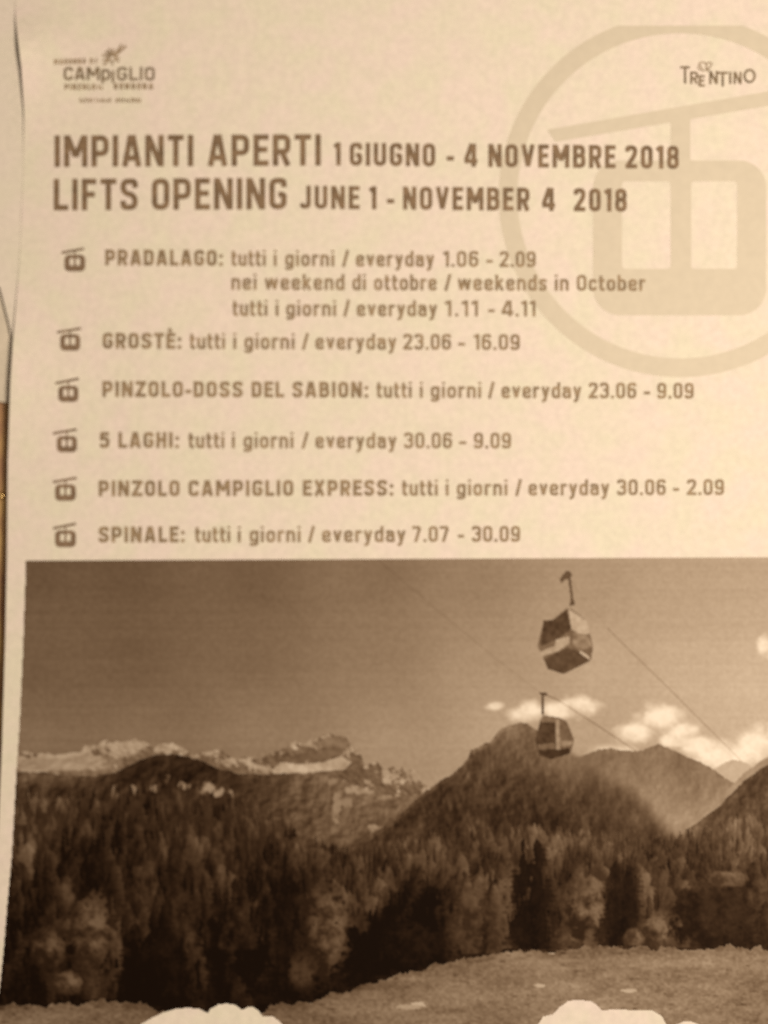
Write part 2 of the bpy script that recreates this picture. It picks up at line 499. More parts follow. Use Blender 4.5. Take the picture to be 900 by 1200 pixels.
TX.append(([("SPINALE:", 115.2, 216.8)],
           [("tutti", 228.5, 270), ("i", 278.7, 282.2), ("giorni", 292.3, 352.6), ("/", 361, 369), ("everyday", 377.2, 475.5), ("7.07", 483, 526.6), ("-", 536.8, 544), ("30.09", 552.8, 609.8)],
           635.8, 635, 610))
for nm, sch, ya, yb, xr in TX:
    par = poster
    if nm:
        par = stroke_mesh("lift_name", line_strokes(nm, 116, ya, xr, yb, 18.8, 4.2, .19, .10), M_TEXT, poster)
    stroke_mesh("opening_times", line_strokes(sch, 116, ya, xr, yb, 18.8, 3.5, .19, .10), M_TEXT, par)

# ---------------------------------------------------------------- filled shapes
def fill_mesh(name, fn, box, mat, parent, off=0.00012, step=0.6):
    u0, v0, u1, v1 = box
    X = (u0 + np.arange(int((u1 - u0) / step) + 1) * step)[None, :]
    Y = (v0 + np.arange(int((v1 - v0) / step) + 1) * step)[:, None]
    return contour_mesh(name, fn(X, Y) + 0 * X + 0 * Y, u0, v0, step, mat, parent, off)

def rbox(X, Y, x0, y0, x1, y1, r):
    qx = np.abs(X - (x0 + x1) / 2) - (x1 - x0) / 2 + r
    qy = np.abs(Y - (y0 + y1) / 2) - (y1 - y0) / 2 + r
    return np.hypot(np.maximum(qx, 0), np.maximum(qy, 0)) + np.minimum(np.maximum(qx, qy), 0) - r

# bullet icons: a little gondola under a slanting cable
def icon(bx, by, bx2, by2, cx0, cy0, cx1, cy1):
    def fn(X, Y):
        f = rbox(X, Y, cx0, cy0, cx1, cy1, 5.5)
        ww = (cx1 - cx0) * .2; m = (cx0 + cx1) / 2
        wt, wb = cy0 + 4.2, cy0 + (cy1 - cy0) * .64
        hole = np.minimum(rbox(X, Y, m - 1.2 - ww, wt, m - 1.2, wb, 1), rbox(X, Y, m + 1.2, wt, m + 1.2 + ww, wb, 1))
        f = np.maximum(f, -hole)
        f = np.minimum(f, seg_field(X, Y, bx, by, bx2, by2, 1.5, False, False))
        return np.minimum(f, seg_field(X, Y, m, cy0 + 1, m, (by + by2) / 2, .8, False, False))
    return fill_mesh("gondola_icon", fn, (bx - 4, by2 - 5, max(bx2, cx1) + 4, cy1 + 4), M_ICON, poster)
for a in [(72, 296.3, 98.5, 291.5, 75.5, 298.5, 100, 318), (67, 389.5, 95, 384.8, 70.5, 391.5, 94, 411),
          (65, 449.3, 92.5, 443.7, 68.3, 452, 92, 471), (62, 508, 90, 503.2, 66.5, 511, 90.3, 530),
          (62, 565, 90, 560, 64.5, 567.5, 89, 587), (62, 619.3, 89, 613.7, 64.5, 621.5, 89, 641.3)]:
    icon(*a)

# large pale emblem behind the headings
CX, CY, RO, RI = 797, 229.5, 212.5, 190.5
def ring(X, Y):
    d = np.hypot(X - CX, Y - CY)
    f = np.maximum(d - RO, RI - d)
    return np.maximum(np.maximum(f, 30 - Y), X - 944)
emblem = fill_mesh("watermark_ring", ring, (570, 20, 960, 460), M_WATER, poster, 0.00005, 1.5)
def bar_cabin(X, Y):
    top = 152 + (X - 641) * (107 - 152) / (900 - 641)
    bar = np.maximum(np.maximum(top - Y, Y - top - 16 - (X - 641) * .004), np.maximum(641 + (Y - 152) * .7 - X, X - 944))
    bar = np.maximum(bar, np.hypot(X - CX, Y - CY) - RI - .0)
    f = rbox(X, Y, 695, 188, 898, 369.5, 32)
    hole = np.minimum(rbox(X, Y, 729, 212.5, 786, 315, 4), rbox(X, Y, 810, 212.5, 864, 315, 4))
    f = np.maximum(f, -hole)
    stem = rbox(X, Y, 786, 128, 809, 200, .5)
    return np.minimum(np.minimum(f, stem), bar)
fill_mesh("watermark_gondola", bar_cabin, (630, 80, 960, 380), M_WATER, emblem, 0.00005, 1.5)

# ---------------------------------------------------------------- logos
def smallcaps(word, x0, x1, base, cap, tpx, slope=0.0, R=.22, track=.14):
    return word_strokes(word, x0, x1, base, cap, tpx, R, track, slope)
st = smallcaps("CAM", 74, 117.5, 94, 15.5, 3.1, track=.04, R=.3) + smallcaps("GLIO", 136.5, 182, 94.3, 15.8, 2.9, R=.34, track=.06)
# lowered p and i in the middle of the name
st += [([(120.2, 81.5), (120.2, 98)], 1.5, False), (rnd([(120.2, 82.5), (128, 82.5), (128, 92.5), (120.2, 92.5)], 4), 1.5, False),
       ([(132.4, 83), (132.4, 97)], 1.5, False)]
logo = stroke_mesh("resort_logo", st, M_LOGO, poster, .00012, .5)
stroke_mesh("logo_upper_line", smallcaps("MADONNA", 63, 101, 75.8, 6.6, 1.7, -.03) + smallcaps("DI", 104.5, 114, 74.6, 6.6, 1.7), M_FAINT, logo, .00012, .5)
stroke_mesh("logo_lower_line", smallcaps("PINZOLO", 75.5, 112, 105.3, 7.2, 2.0) + smallcaps("Val", 114, 124, 105, 5.4, 1.5) + smallcaps("RENDENA", 133, 180, 104.6, 7.2, 2.0),
            M_FAINT, logo, .00012, .5)
tick = []
r3 = np.random.default_rng(5)
for a, b in ((94, 110), (113, 131), (136, 165)):
    x = a
    while x < b:
        hgt = 3.5 + 2.5 * r3.random()
        tick.append(([(x, 120 - hgt), (x + r3.uniform(-.6, .6), 120)], .8, False))
        if r3.random() < .5: tick.append(([(x, 120 - hgt * r3.random()), (x + 2.2, 120 - hgt * r3.random())], .5, False))
        x += 2.3 + r3.random()
stroke_mesh("logo_tagline", tick, M_FAINT, logo, .00012, .5)
sk = []
for ang, l0, l1, th in ((35, 3, 22, 1.5), (48, 3, 20, 1.2), (75, 2, 11, 1.4), (100, 2, 12, 1.3), (125, 2, 11, 1.4), (155, 2, 12, 1.3), (190, 2, 11, 1.2), (215, 2, 13, 1.2), (0, 3, 9, 1.2), (330, 3, 10, 1.2), (270, 2, 8, 1.2)):
    a = math.radians(ang)
    sk.append(([(131 + l0 * math.cos(a), 68 - l0 * math.sin(a)), (131 + l1 * math.cos(a + .1), 68 - l1 * math.sin(a + .1))], th * 1.0, False))
stroke_mesh("logo_sketch", sk, M_FAINT, logo, .00012, .5)

st = []
for ch, x0, x1, base, cap in (("T", 797.3, 808.5, 98, 20.5), ("R", 808.5, 818.5, 98.3, 14.5), ("E", 818.5, 826, 101.5, 13.5), ("N", 831, 841.5, 98.5, 15.5),
                              ("T", 841, 853, 101.5, 17.5), ("I", 854.6, 857, 98.5, 14.5), ("N", 859.5, 869.5, 98.5, 14.5)):
    st += word_strokes(ch, x0, x1, base, cap, 2.7, .2, .1)
st.append(([(878.5 + 6 * math.cos(k * .3927), 89 - 7.2 * math.sin(k * .3927)) for k in range(16)], 1.35, True))
rl = stroke_mesh("region_logo", st, M_LOGO, poster, .00012, .5)
wing = [(rnd([(825, 84), (818, 73.5), (827, 72.5), (829, 82)], 4), .8, False), (rnd([(827, 83), (829, 72.5), (835, 73.5), (829, 84)], 3), .8, False),
        (rnd([(822, 83), (817, 79), (821, 76)], 2), .6, False)]
stroke_mesh("butterfly_sketch", wing, M_FAINT, rl, .00012, .5)

# ---------------------------------------------------------------- the printed mountain photograph
U0, V0, U1, V1 = -12, 652, 945, 1290
H, W = V1 - V0 + 1, U1 - U0 + 1
yy = (V0 + np.arange(H))[:, None] + np.zeros((1, W))
xx = (U0 + np.arange(W))[None, :] + np.zeros((H, 1))
SKY, CLOUD, SNOW, HILL, PEAK, FARP, FARPB, RIDGE, FOREST, MEADOW, CABLE, CABLEB, GOND, GONDB, BARE = range(1, 16)
TREE0 = 20
lab = np.full((H, W), SKY, int)

def idw(pts, p=2.2):
    num = 0; den = 0
    for x, y, v in pts:
        w = 1 / (((xx - x) ** 2 + (yy - y) ** 2) + 900) ** (p / 2)
        num = num + w * v; den = den + w
    return num / den
val = idw([(40, 670, 108), (40, 780, 116), (40, 860, 134), (150, 680, 108), (150, 770, 116), (160, 850, 138), (300, 680, 113), (300, 770, 125), (300, 850, 147),
           (450, 680, 124), (450, 770, 140), (450, 860, 162), (560, 690, 142), (560, 780, 160), (580, 840, 178), (700, 690, 160), (700, 780, 180),
           (800, 690, 168), (800, 790, 188), (880, 690, 170), (880, 800, 192), (940, 750, 184)])
val = val - 9 * sstep(560, 150, xx) + 5 * fbm(H, W, 160, 14, 3) + 6 * fbm(H, W, 5, 3, 9, 2) + 2.2 * (vnoise(H, W, 900, 3, 5) - .5) * 2

def profile(pts, rough=0, seed=0, sc=9):
    p = np.array(pts, float)
    y = np.interp(xx[0], p[:, 0], p[:, 1])
    if rough: y = y + rough * 2 * fbm(1, W, sc, 2, seed, 4)[0]
    return y[None, :]

def inpoly(pts):
    m = np.zeros((H, W), bool)
    n = len(pts)
    for k in range(n):
        x0, y0 = pts[k]; x1, y1 = pts[(k + 1) % n]
        if y0 == y1: continue
        c = ((yy >= min(y0, y1)) & (yy < max(y0, y1)))
        xi = x0 + (yy - y0) * (x1 - x0) / (y1 - y0)
        m ^= c & (xx < xi)
    return m

def over(mask, v, label=None):
    global val
    val = np.where(mask, v, val)
    if label: lab[mask] = label

# clouds
CLOUD0 = 60; clouds = []
def cloud(blobs, v, seed, soft=.35):
    global val
    d = np.full((H, W), -9.0)
    for x, y, a, b in blobs:
        d = np.maximum(d, 1 - np.sqrt(((xx - x) / a) ** 2 + ((yy - y) / b) ** 2))
    d = d + 1.0 * fbm(H, W, 17, 15, seed, 6) + .03
    al = sstep(-.10, soft + .42, d)
    vv = v + 10 - 18 * sstep(.1, .9, fbm(H, W, 24, 18, seed + 3, 5) * 2 + .35)
    val = val * (1 - al) + vv * al
    n_cloud = CLOUD0 + len(clouds); lab[al > .35] = n_cloud; clouds.append(n_cloud)
cloud([(580, 827, 13, 6)], 218, 21)
cloud([(622, 833, 28, 14), (655, 831, 32, 16), (684, 827, 24, 13), (608, 838, 18, 12)], 226, 22)
cloud([(776, 841, 31, 21), (745, 859, 31, 14), (801, 857, 22, 16), (792, 868, 30, 10), (818, 872, 26, 13)], 224, 25)
cloud([(850, 884, 44, 24), (885, 872, 38, 22), (920, 866, 40, 24), (830, 880, 22, 12)], 226, 28)
cloud([(896, 757, 10, 12), (910, 760, 18, 14)], 228, 31, .2)
cloud([(860, 905, 50, 14)], 205, 33, .7)
cloud([(720, 880, 40, 10)], 205, 34, .7)

# cables
def cable(pts, th, dark, label):
    global val
    for k in range(len(pts) - 1):
        (x0, y0), (x1, y1) = pts[k], pts[k + 1]
        L = math.hypot(x1 - x0, y1 - y0); ux, uy = (x1 - x0) / L, (y1 - y0) / L
        s = (xx - x0) * ux + (yy - y0) * uy
        d = np.abs(-(xx - x0) * uy + (yy - y0) * ux)
        al = np.clip(th + .5 - d, 0, 1) * ((s >= 0) & (s <= L))
        val = val - dark * al
        lab[(al > .3)] = label
cable([(663, 676), (712, 737)], .4, 10, CABLE)
cable([(712, 737), (780, 803), (876, 899)], .75, 25, CABLE)
cable([(440, 655), (520, 722), (585, 775), (634, 812)], .4, 16, CABLEB)
cable([(634, 812), (655, 821), (700, 850), (748, 882)], .75, 34, CABLEB)

def emboss(sx, sy, seed, dx=2, dy=2, o=6):
    f = fbm(H, W, sx, sy, seed, o)
    g = f - np.roll(np.roll(f, dy, 0), dx, 1)
    return np.clip(g / g.std(), -2.5, 2.5)

# snowy range on the left
top = profile([(-12, 882), (20, 880), (60, 884), (95, 881), (100, 873), (125, 868), (142, 871), (158, 866), (170, 869), (178, 876), (188, 872), (202, 869), (213, 877), (225, 884), (240, 881), (252, 877), (263, 883),
               (276, 890), (290, 886), (305, 891), (318, 882), (333, 876), (345, 868), (356, 872), (366, 866), (380, 860), (396, 861), (406, 864), (413, 879), (422, 883),
               (428, 897), (443, 893), (450, 904), (460, 899), (466, 903), (471, 898), (480, 902), (490, 906), (497, 921), (520, 930), (945, 940)], 3.5, 41, 8)
m = (yy > top) & (yy < 1000) & (xx < 520)
rock = fbm(H, W, 26, 16, 43, 5) + .5 * fbm(H, W, 7, 8, 44, 3) + .09 * emboss(30, 22, 47, -2, 3)
snow = sstep(-.04, .12, rock + .03 - (yy - top) / 130 + .22 * np.exp(-((xx - 80) / 90) ** 2) * (yy < 903))
v = 110 + 54 * snow - 14 * sstep(20, 60, yy - top) + 14 * fbm(H, W, 5, 4, 45, 3) + 10 * emboss(22, 20, 48, -2, 2)
bank = sstep(150, 90, xx + 70 * rock) * sstep(906, 899, yy) * sstep(878, 886, yy + 24 * rock)
v = v * (1 - bank) + (158 + 60 * fbm(H, W, 46, 7, 46) + 6 * emboss(26, 12, 49)) * bank
over(m, v, SNOW)
over(m & inpoly([(332, 893), (345, 885), (360, 880), (372, 884), (384, 878), (405, 874), (402, 884), (385, 888), (362, 890), (350, 897)]), 110 + 30 * rock)
over(m & inpoly([(318, 903), (330, 893), (352, 896), (380, 893), (400, 886), (412, 893), (404, 902), (360, 905), (322, 907)]), 168 + 60 * rock)
over(m & inpoly([(372, 870), (383, 863), (398, 864), (408, 870), (406, 878), (392, 874), (376, 876)]), 128 + 50 * rock)

# dark near hills under the snow
top = profile([(-12, 906), (20, 905), (50, 904), (80, 909), (110, 910), (135, 905), (150, 897), (165, 891), (185, 885), (204, 884), (220, 887), (240, 893), (258, 901), (280, 907), (310, 908),
               (345, 906), (380, 908), (400, 914), (425, 924), (450, 931), (480, 934), (520, 938)], 2, 51, 8)
m = (yy > top) & (xx < 560) & (yy < 1050)
g = sstep(255, 400, xx + 40 * fbm(H, W, 60, 50, 52)) * (1 - .35 * sstep(960, 1010, yy))
v = 62 + 42 * g + 26 * fbm(H, W, 26, 18, 53, 5) + 9 * emboss(14, 14, 55) + 26 * fbm(H, W, 5, 8, 54, 3) * (.5 + .5 * g)
v = v - 16 * np.exp(-((xx - 190) / 70) ** 2 - ((yy - 905) / 18) ** 2) + 34 * np.exp(-((xx - 40) / 60) ** 2 - ((yy - 912) / 10) ** 2)
v = v + 24 * sstep(330, 480, xx) * sstep(960, 915, yy)
over(m, v, HILL)
for x, y, a, b, vv in ((78, 938, 11, 4, 130), (136, 930, 5, 9, 150), (158, 927, 8, 6, 152), (180, 924, 5, 4, 150), (196, 914, 4, 6, 130), (216, 921, 7, 4, 160), (247, 926, 11, 8, 178), (270, 931, 3, 5, 160),
                       (320, 993, 3, 6, 180), (352, 992, 8, 4, 180), (366, 999, 12, 4, 170), (395, 945, 5, 16, 155), (405, 940, 8, 8, 150), (438, 970, 8, 4, 165), (345, 955, 4, 4, 130), (420, 925, 18, 5, 168), (455, 935, 14, 4, 160), (385, 915, 10, 4, 150)):
    d = ((xx - x) / a) ** 2 + ((yy - y) / b) ** 2 + 4.5 * fbm(H, W, 7, 8, int(x), 4)
    val = np.where(m & (d < 1.5), val + (vv - 6 - val) * .85 * sstep(1.5, .1, d), val)

# far hazy peaks in the middle right
top = profile([(660, 892), (692, 882), (705, 878), (715, 876), (728, 879), (742, 880), (755, 879), (765, 874), (772, 871), (785, 877), (800, 884), (820, 893), (838, 903), (855, 915), (900, 940)], 1.5, 61, 7)
top2 = profile([(820, 910), (840, 899), (852, 893), (862, 890), (872, 893), (884, 899), (900, 905), (945, 915)], 1.5, 62, 6)
over((yy > top2) & (xx > 815) & (yy < 1000), 182 + 10 * fbm(H, W, 12, 12, 63), FARPB)
m = (yy > top) & (xx > 655) & (yy < 1010)
v = 130 + 20 * sstep(895, 965, yy) + 5 * emboss(40, 50, 66, 3, 2) + 26 * fbm(H, W, 20, 34, 64, 4) + 10 * fbm(H, W, 3, 5, 65, 2) - 8 * np.exp(-((xx - 770) / 40) ** 2) * sstep(940, 890, yy)
over(m, v, FARP)

# right ridge
top = profile([(790, 985), (815, 965), (835, 952), (850, 938), (865, 922), (880, 909), (892, 900), (905, 894), (945, 872)], 2, 71, 8)
m = (yy > top) & (xx > 780) & (yy < 1060)
over((yy > top - 9) & (xx > 850) & (yy < 1060), 150 + 20 * fbm(H, W, 10, 10, 72), RIDGE)
v = 84 + 30 * fbm(H, W, 18, 22, 73, 4) + 7 * emboss(30, 40, 75) + 34 * fbm(H, W, 4, 7, 74, 2) + 34 * sstep(60, 0, xx - 790)
over(m, v, RIDGE)

# central peak
top = profile([(405, 998), (420, 988), (440, 975), (462, 962), (480, 944), (500, 926), (518, 914), (535, 904), (548, 890), (552, 880), (562, 874), (575, 869), (585, 857), (596, 850), (606, 847),
               (618, 849), (630, 856), (645, 868), (660, 874), (675, 879), (690, 886), (720, 900), (760, 930), (800, 975)], 2, 81, 7)
m = (yy > top) & (xx > 400) & (xx < 810) & (yy < 1050)
shade = sstep(0, 130, (xx - 480) * .62 - (yy - 960) * -.10 + 60 * fbm(H, W, 50, 60, 82))
hz = sstep(590, 730, xx + .5 * (900 - yy) + 50 * fbm(H, W, 40, 50, 83)) * sstep(1010, 930, yy)
v = 60 + 34 * sstep(945, 860, yy) + 30 * fbm(H, W, 22, 26, 84, 5) + 9 * emboss(46, 60, 87, 3, 2) + 34 * fbm(H, W, 4, 7, 85, 2) + 24 * shade * sstep(930, 850, yy)
hz = hz * (.40 + .35 * sstep(945, 885, yy))
v = v * (1 - hz) + (126 + 30 * fbm(H, W, 26, 30, 86) + 6 * emboss(40, 44, 88, 3, 2)) * hz
pa = np.where(xx > 640, sstep(0, 1, (yy - top) / np.interp(xx, [640, 700, 800], [1, 22, 40])), 1.0)
v = val * (1 - pa) + v * pa
over(m & (pa > .3), v, PEAK)
val = np.where(m & (pa <= .3), v, val)
val = np.where(m & (yy - top < 5) & (xx < 600), val + 14, val)

# bright haze lying in the valley of the printed scene
hv = .10 * np.exp(-((xx - 772) / 62) ** 2 - ((yy - 956) / 30) ** 2) + .2 * np.exp(-((xx - 665) / 40) ** 2 - ((yy - 905) / 34) ** 2) * (lab == PEAK)
hv = hv * np.isin(lab, [PEAK, FARP, RIDGE])
val = val * (1 - hv) + 146 * hv
# meadow line
MEAD = np.array([(-12, 1178), (20, 1178), (60, 1177), (100, 1175), (140, 1174), (165, 1177), (185, 1186), (240, 1190), (300, 1186), (325, 1178), (370, 1171), (400, 1163), (440, 1150), (470, 1143), (500, 1135),
                 (540, 1124), (580, 1117), (640, 1113), (720, 1110), (945, 1112)], float)
def mead(x): return np.interp(x, MEAD[:, 0], MEAD[:, 1])

# conifer woods: hundreds of small tree shapes painted back to front into the print
ftop = np.interp(xx[0], [-12, 60, 200, 300, 345, 410, 450, 520, 600, 680, 760, 800, 860, 945], [932, 926, 920, 938, 972, 997, 990, 975, 968, 975, 985, 978, 962, 945])[None, :]
fm = (yy > ftop + 10 * fbm(H, W, 20, 20, 91)) & (yy < mead(xx[0])[None, :] + 4)
tex = fbm(H, W, 9, 16, 92, 4); fine = fbm(H, W, 4, 4.5, 93, 2); tex2 = fbm(H, W, 17, 26, 94, 4); clump = fbm(H, W, 46, 60, 95, 3)
dep = np.clip((yy - ftop) / (mead(xx[0])[None, :] - ftop), 0, 1)
al = sstep(0, .12, dep)
lit0 = 56 + 22 * sstep(400, 760, xx) + 16 * sstep(1060, 960, yy) - 14 * sstep(.5, 1, dep)
val = np.where(fm, val * (1 - al) + (lit0 - 14 + 34 * tex) * al, val)
lab[fm & (al > .3)] = FOREST

def tone_at(x, y):
    """how bright the wood prints around a spot: open slopes paler, deep stands near black"""
    t = 57 + 18 * sstep(420, 760, x) + 16 * sstep(1050, 960, y)
    t += 95 * clump[int(np.clip(y - V0, 0, H - 1)), int(np.clip(x - U0, 0, W - 1))]
    for cx, cy, sx_, sy_, a in ((190, 1140, 70, 40, -30), (50, 1160, 50, 25, -24), (110, 1010, 60, 40, -20), (470, 1108, 45, 36, -34), (440, 1135, 50, 25, -24), (300, 1130, 60, 45, -22), (250, 1020, 60, 40, 8), (250, 985, 70, 25, 8),
                                (560, 1090, 25, 22, 16), (690, 1075, 22, 22, 22), (620, 990, 120, 16, 14), (860, 990, 70, 30, 12), (770, 1085, 20, 22, 22), (430, 1070, 40, 20, 10), (520, 1040, 50, 20, 10), (340, 1060, 12, 60, -18)):
        t += a * np.exp(-((x - cx) / sx_) ** 2 - ((y - cy) / sy_) ** 2)
    return float(t)

def conifer(cx, base, h, w, v, seed, con=1.0, label=None, spread=.85):
    j0, j1 = max(int(base - h - V0) - 1, 0), min(int(base - V0) + 1, H)
    i0, i1 = max(int(cx - w / 2 - U0) - 3, 0), min(int(cx + w / 2 - U0) + 4, W)
    if j1 <= j0 or i1 <= i0: return
    Y = yy[j0:j1, i0:i1]; X = xx[j0:j1, i0:i1]
    r = np.random.default_rng(seed)
    f = np.clip((Y - (base - h)) / h, 0, 1)
    nb = max(3, h / 6)
    hw = w / 2 * f ** spread * (.78 + .30 * np.abs(np.modf(f * nb + r.random())[0])) + .4
    hw = hw * (1 + 3.2 * tex[j0:j1, i0:i1]) + 3 * fine[j0:j1, i0:i1] * min(1, h / 40)
    dx = (X - cx - 6 * tex2[j0:j1, i0:i1] * min(1, h / 40)) / np.maximum(hw, .5)
    m = (np.abs(dx) < 1) & (Y <= mead(X) + 2)
    n = fine[j0:j1, i0:i1] * 22 + tex[j0:j1, i0:i1] * 60 + tex2[j0:j1, i0:i1] * 40
    vv = v + con * (20 * np.clip(dx, -.8, 1) - 12 * f + n)
    aa = np.clip((1 - np.abs(dx)) * 2.2, 0, 1) * (.9 - .35 * np.clip(f - .6, 0, 1)) * m
    val[j0:j1, i0:i1] = val[j0:j1, i0:i1] * (1 - aa) + np.maximum(vv, 16) * aa
    if label: lab[j0:j1, i0:i1][m] = label

r = np.random.default_rng(77)
items = []
for k in range(2300):
    x = r.uniform(-14, 945)
    d = r.random() ** 1.25
    ft = float(np.interp(x, xx[0], ftop[0])); md = float(mead(x))
    items.append((ft + 6 + d * (md - ft - 4), x, d, r.random(), r.random()))
items.sort()
for n_, (y, x, d, a, b) in enumerate(items):
    h = 10 + 62 * d ** 1.0 * (.5 + .8 * a)
    conifer(x, y, h, h * (.46 + .34 * b), tone_at(x, y - h * .4) - 16 + 30 * (a - .5) + (16 if b > .84 else 0), 500 + n_, .85, FOREST, .45 if (n_ * 7) % 10 < 5 else .8)

def leafy(cx, cy, rx, ry, v0, v1, seed, label):
    s = fbm(H, W, 14, 13, seed, 5); s2 = fbm(H, W, 5, 5, seed + 5, 3)
    d = np.sqrt(((xx - cx) / rx) ** 2 + ((yy - cy) / ry) ** 2) + 1.0 * s + .5 * s2
    m = (d < 1) & (yy < mead(xx) + 3)
    t = np.clip(.5 + .42 * (xx - cx) / rx - .30 * (yy - cy) / ry + 2.2 * s + .7 * s2, 0, 1)
    global val
    aa = np.clip((1 - d) * 3.2, 0, 1) * m
    val = val * (1 - aa) + (v0 + (v1 - v0) * t) * aa
    lab[m & (aa > .3)] = label

T = TREE0
big = []
def tree_c(*a, **k):
    global T
    conifer(*a, label=T, **k); big.append(T); T += 1
def tree_l(*a):
    global T
    leafy(*a[:5], a[4] + .78 * (a[5] - a[4]), *a[6:], T); big.append(T); T += 1
tree_c(118, 1090, 120, 62, 34, 9001, con=.6)
tree_c(205, 1092, 125, 60, 44, 9002, con=.8)
tree_c(55, 1150, 150, 66, 40, 9003, con=.8)
tree_l(105, 1092, 28, 50, 44, 122, 301)
tree_l(55, 1112, 24, 26, 36, 112, 311)
tree_l(78, 1152, 22, 16, 44, 120, 321)
tree_c(190, 1168, 110, 60, 22, 9004, con=.4)
tree_c(285, 1112, 110, 52, 50, 9005, con=1.0)
tree_c(333, 1160, 160, 46, 24, 9006, con=.35)
tree_l(382, 1094, 30, 62, 40, 124, 331)
tree_l(352, 1140, 22, 26, 30, 84, 335)
tree_l(480, 1108, 44, 34, 16, 40, 341)
tree_l(560, 1090, 24, 26, 52, 116, 351)
tree_c(575, 1112, 100, 34, 62, 9007, con=1.1)
tree_c(613, 1108, 126, 44, 28, 9008, con=.35, spread=.6); T -= 1; big.pop()
tree_c(630, 1112, 128, 52, 26, 9018, con=.35, spread=.6)
tree_l(686, 1070, 24, 38, 46, 138, 361)
tree_c(722, 1108, 98, 50, 36, 9009, con=.4, spread=.6); T -= 1; big.pop()
tree_c(738, 1108, 92, 50, 34, 9019, con=.4, spread=.6)
tree_l(768, 1092, 26, 26, 52, 134, 371)
tree_l(838, 1075, 48, 50, 34, 62, 381)
tree_l(850, 1030, 28, 12, 64, 132, 391)
tree_l(742, 1100, 14, 12, 60, 138, 395)
tree_l(704, 1022, 15, 9, 62, 122, 398)
tree_l(664, 1106, 16, 12, 50, 124, 399)

# meadow with rough grass
mm = yy > mead(xx[0])[None, :] + 18 * fbm(H, W, 11, 30, 101, 4)
v = 108 + 20 * sstep(250, 600, xx) + 50 * fbm(H, W, 60, 14, 102, 6) + 40 * fbm(H, W, 4, 3, 103, 3)
v = v - 22 * sstep(14, 2, yy - mead(xx)) * (.6 + 2 * fbm(H, W, 14, 5, 104)) - 22 * sstep(.16, .34, fbm(H, W, 14, 5, 105, 4)) 
over(mm, v, MEADOW)
for x, y, a, b, vv in ((632, 1155, 7, 2.5, 178), (736, 1161, 11, 2.5, 176), (492, 1177, 10, 3, 180), (480, 1180, 18, 3, 160)):
    d = ((xx - x) / a) ** 2 + ((yy - y) / b) ** 2 + 1.5 * fbm(H, W, 5, 4, int(x), 2)
    val = np.where(d < 1.3, val + (vv - val) * sstep(1.3, .4, d), val)

# two gondolas
def pg(pts, v, label, noise=10):
    over(inpoly(pts), v - 4 + (noise + 18) * fbm(H, W, 5, 5, 110 + label, 3), label)
pg([(656, 681), (659, 677), (663, 672), (668, 672), (671, 677), (667, 680), (662, 682), (658, 686)], 98, GOND)
pg([(665.5, 678), (668.5, 678), (672, 703), (674, 710), (667, 712), (669, 704)], 96, GOND)
pg([(637, 728), (648, 727), (664, 714), (670, 715), (686, 727), (691, 742), (695, 757), (693, 773), (661, 790), (642, 784), (637, 772), (630, 757)], 120, GOND)
pg([(637, 729), (649, 727), (664, 716), (669, 738), (656, 748), (633, 758)], 84, GOND, 26)
pg([(666, 714), (687, 728), (691, 743), (682, 745), (670, 738)], 186, GOND, 14)
pg([(671, 741), (690, 745), (694, 757), (680, 763), (672, 757)], 142, GOND, 40)
pg([(679, 762), (689, 768), (692, 773), (682, 772)], 196, GOND)
pg([(632, 764), (650, 757), (652, 750), (667, 746), (668, 754), (656, 762), (636, 769)], 176, GOND, 20)
pg([(637, 772), (652, 765), (666, 759), (678, 764), (692, 774), (661, 790), (642, 784)], 92, GOND, 12)
pg([(632, 812), (640, 811), (642, 814), (637, 816), (637.5, 838), (634, 838), (635, 816)], 92, GONDB)
pg([(633, 845), (636, 838), (656, 841), (664, 845), (673, 867), (669, 882), (655, 888), (645, 890), (632, 885), (627, 867)], 116, GONDB)
pg([(633, 846), (650, 843), (652, 884), (645, 890), (632, 885), (627, 867)], 80, GONDB, 18)
pg([(636, 839), (656, 841), (652, 846), (634, 847)], 128, GONDB, 30)
pg([(651, 843), (655, 842), (657, 886), (652, 886)], 160, GONDB)
pg([(657, 844), (663, 847), (672, 866), (660, 868)], 112, GONDB, 20)
pg([(658, 869), (672, 868), (669, 873), (658, 875)], 150, GONDB)
pg([(630, 873), (650, 870), (651, 877), (631, 879)], 120, GONDB)
pg([(632, 881), (652, 879), (668, 876), (668, 883), (645, 890)], 66, GONDB)

# bare cloud-shaped cut-outs at the foot, where the paper shows
bare = inpoly([(160, 1205), (166, 1199), (178, 1192), (191, 1186), (205, 1182), (220, 1180.5), (234, 1182), (243, 1187), (246, 1182), (255, 1177), (265, 1175.5), (276, 1177.5), (283, 1183), (290, 1180),
               (297, 1180), (303, 1184), (307, 1190), (320, 1191), (328, 1197), (333, 1204), (345, 1225), (320, 1250), (180, 1250), (150, 1228)])
bare |= inpoly([(626, 1206), (631, 1199), (636, 1191), (648, 1188), (655, 1180), (665, 1173), (675, 1171), (685, 1172), (693, 1173), (700, 1178), (705, 1184), (720, 1182), (750, 1184), (765, 1184),
                (775, 1190), (780, 1199), (784, 1206), (793, 1200), (801, 1196.5), (811, 1197), (821, 1201), (830, 1215), (800, 1245), (660, 1250), (615, 1228)])
lab[bare] = BARE

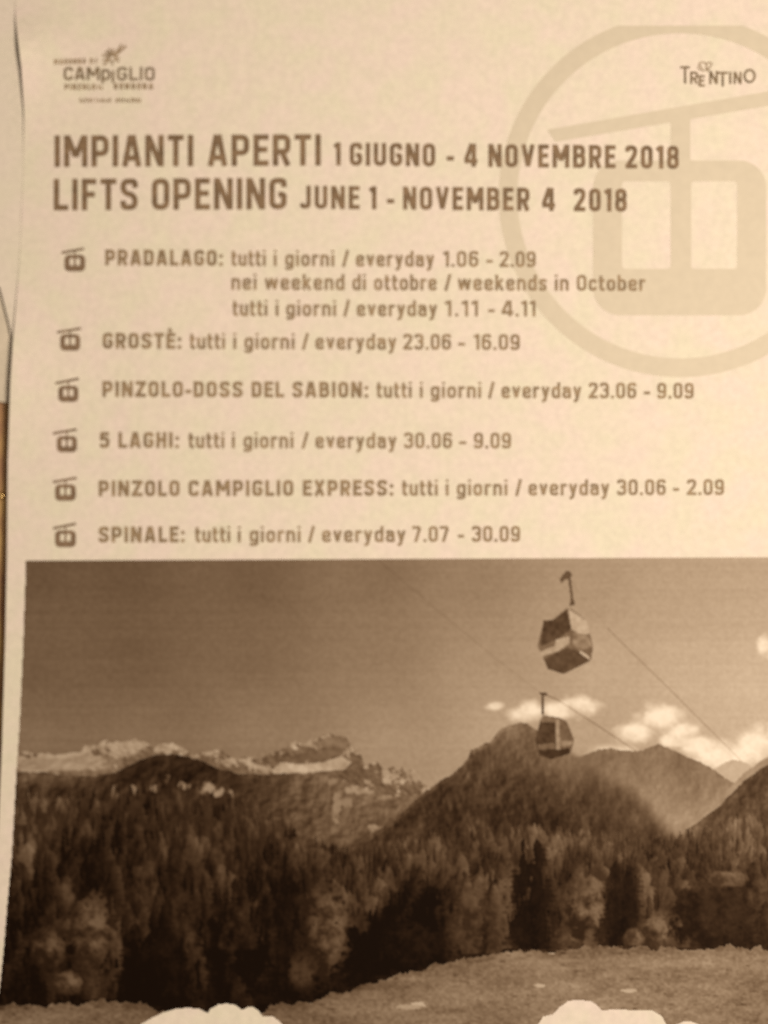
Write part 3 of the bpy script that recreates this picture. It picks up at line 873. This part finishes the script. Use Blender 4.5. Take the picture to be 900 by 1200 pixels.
# soft halftone grain of the print
val = val + 12 * fbm(H, W, 3, 3, 120, 2) + 4 * fbm(H, W, 90, 70, 121, 3)
val = np.clip(val, 14, 236)
lin = np.where(val / 255 <= .04045, val / 255 / 12.92, ((val / 255 + .055) / 1.055) ** 2.4)
illum = np.interp(np.hypot((xx - 640) / 900, (yy - 480) / 900), [0, .4, .8, 1.0], [1.0, .95, .84, .77])
Tn = np.clip(.86 * lin / (.80 * illum), .008, 1.0)
tone = np.stack([.80 * Tn, .78 * Tn ** 1.175, .735 * Tn ** 1.36, np.ones_like(Tn)], -1)

lab[(xx < np.interp(yy, [652, 657, 760, 850, 900, 1000, 1060, 1110, 1150, 1200, 1290], [30, 30, 26.5, 22.5, 19, 13.5, 8, 4, 0, -7, -12]))] = 0
lab[yy < 657] = 0

PP = place(xx, yy - (xx - 30) * .0045 * np.clip((760 - yy) / 103, 0, 1), 0.00008)
def print_part(name, ids, parent, label=None):
    ids = ids if isinstance(ids, (list, tuple)) else [ids]
    sel = np.isin(lab[:-1, :-1], ids)
    if not sel.any(): return None
    j, i = np.nonzero(sel)
    q = np.stack([j * W + i, (j + 1) * W + i, (j + 1) * W + i + 1, j * W + i + 1], -1)
    u, inv = np.unique(q.ravel(), return_inverse=True)
    co = PP.reshape(-1, 3)[u]; tn = tone.reshape(-1, 4)[u]
    me = bpy.data.meshes.new(name)
    nf = len(q)
    me.vertices.add(len(u)); me.vertices.foreach_set("co", co.astype(np.float32).ravel())
    me.loops.add(nf * 4); me.loops.foreach_set("vertex_index", inv.astype(np.int32).ravel())
    me.polygons.add(nf); me.polygons.foreach_set("loop_start", np.arange(0, nf * 4, 4, dtype=np.int32))
    me.polygons.foreach_set("loop_total", np.full(nf, 4, np.int32))
    me.update(calc_edges=True); me.validate()
    at = me.attributes.new("tone", 'FLOAT_COLOR', 'POINT')
    at.data.foreach_set("color", tn.astype(np.float32).ravel())
    me.materials.append(M_PRINT)
    o = bpy.data.objects.new(name, me); COL.objects.link(o); o.parent = parent
    if label: o["label"] = label
    return o

photo = print_part("printed_photo", SKY, poster, "sepia mountain photograph printed across the foot of the poster")
for c_ in clouds: print_part("printed_cloud", c_, photo)
print_part("printed_mountain", SNOW, photo, "snow streaked rocky range on the left of the print")
print_part("printed_hill", HILL, photo, "dark wooded hill below the snowy range")
print_part("printed_mountain", PEAK, photo, "central pointed mountain of the print")
print_part("printed_mountain", FARP, photo, "hazy peak right of the central mountain")
print_part("printed_mountain", FARPB, photo, "faint far peak under the right cloud")
print_part("printed_hill", RIDGE, photo, "dark ridge rising at the right edge of the print")
print_part("printed_forest", FOREST, photo)
for t in big: print_part("printed_tree", t, photo)
print_part("printed_meadow", MEADOW, photo)
print_part("printed_cable", CABLE, photo)
print_part("printed_cable", CABLEB, photo)
print_part("printed_gondola", GOND, photo, "larger upper gondola seen from below")
print_part("printed_gondola", GONDB, photo, "smaller lower gondola in front of the cloud")
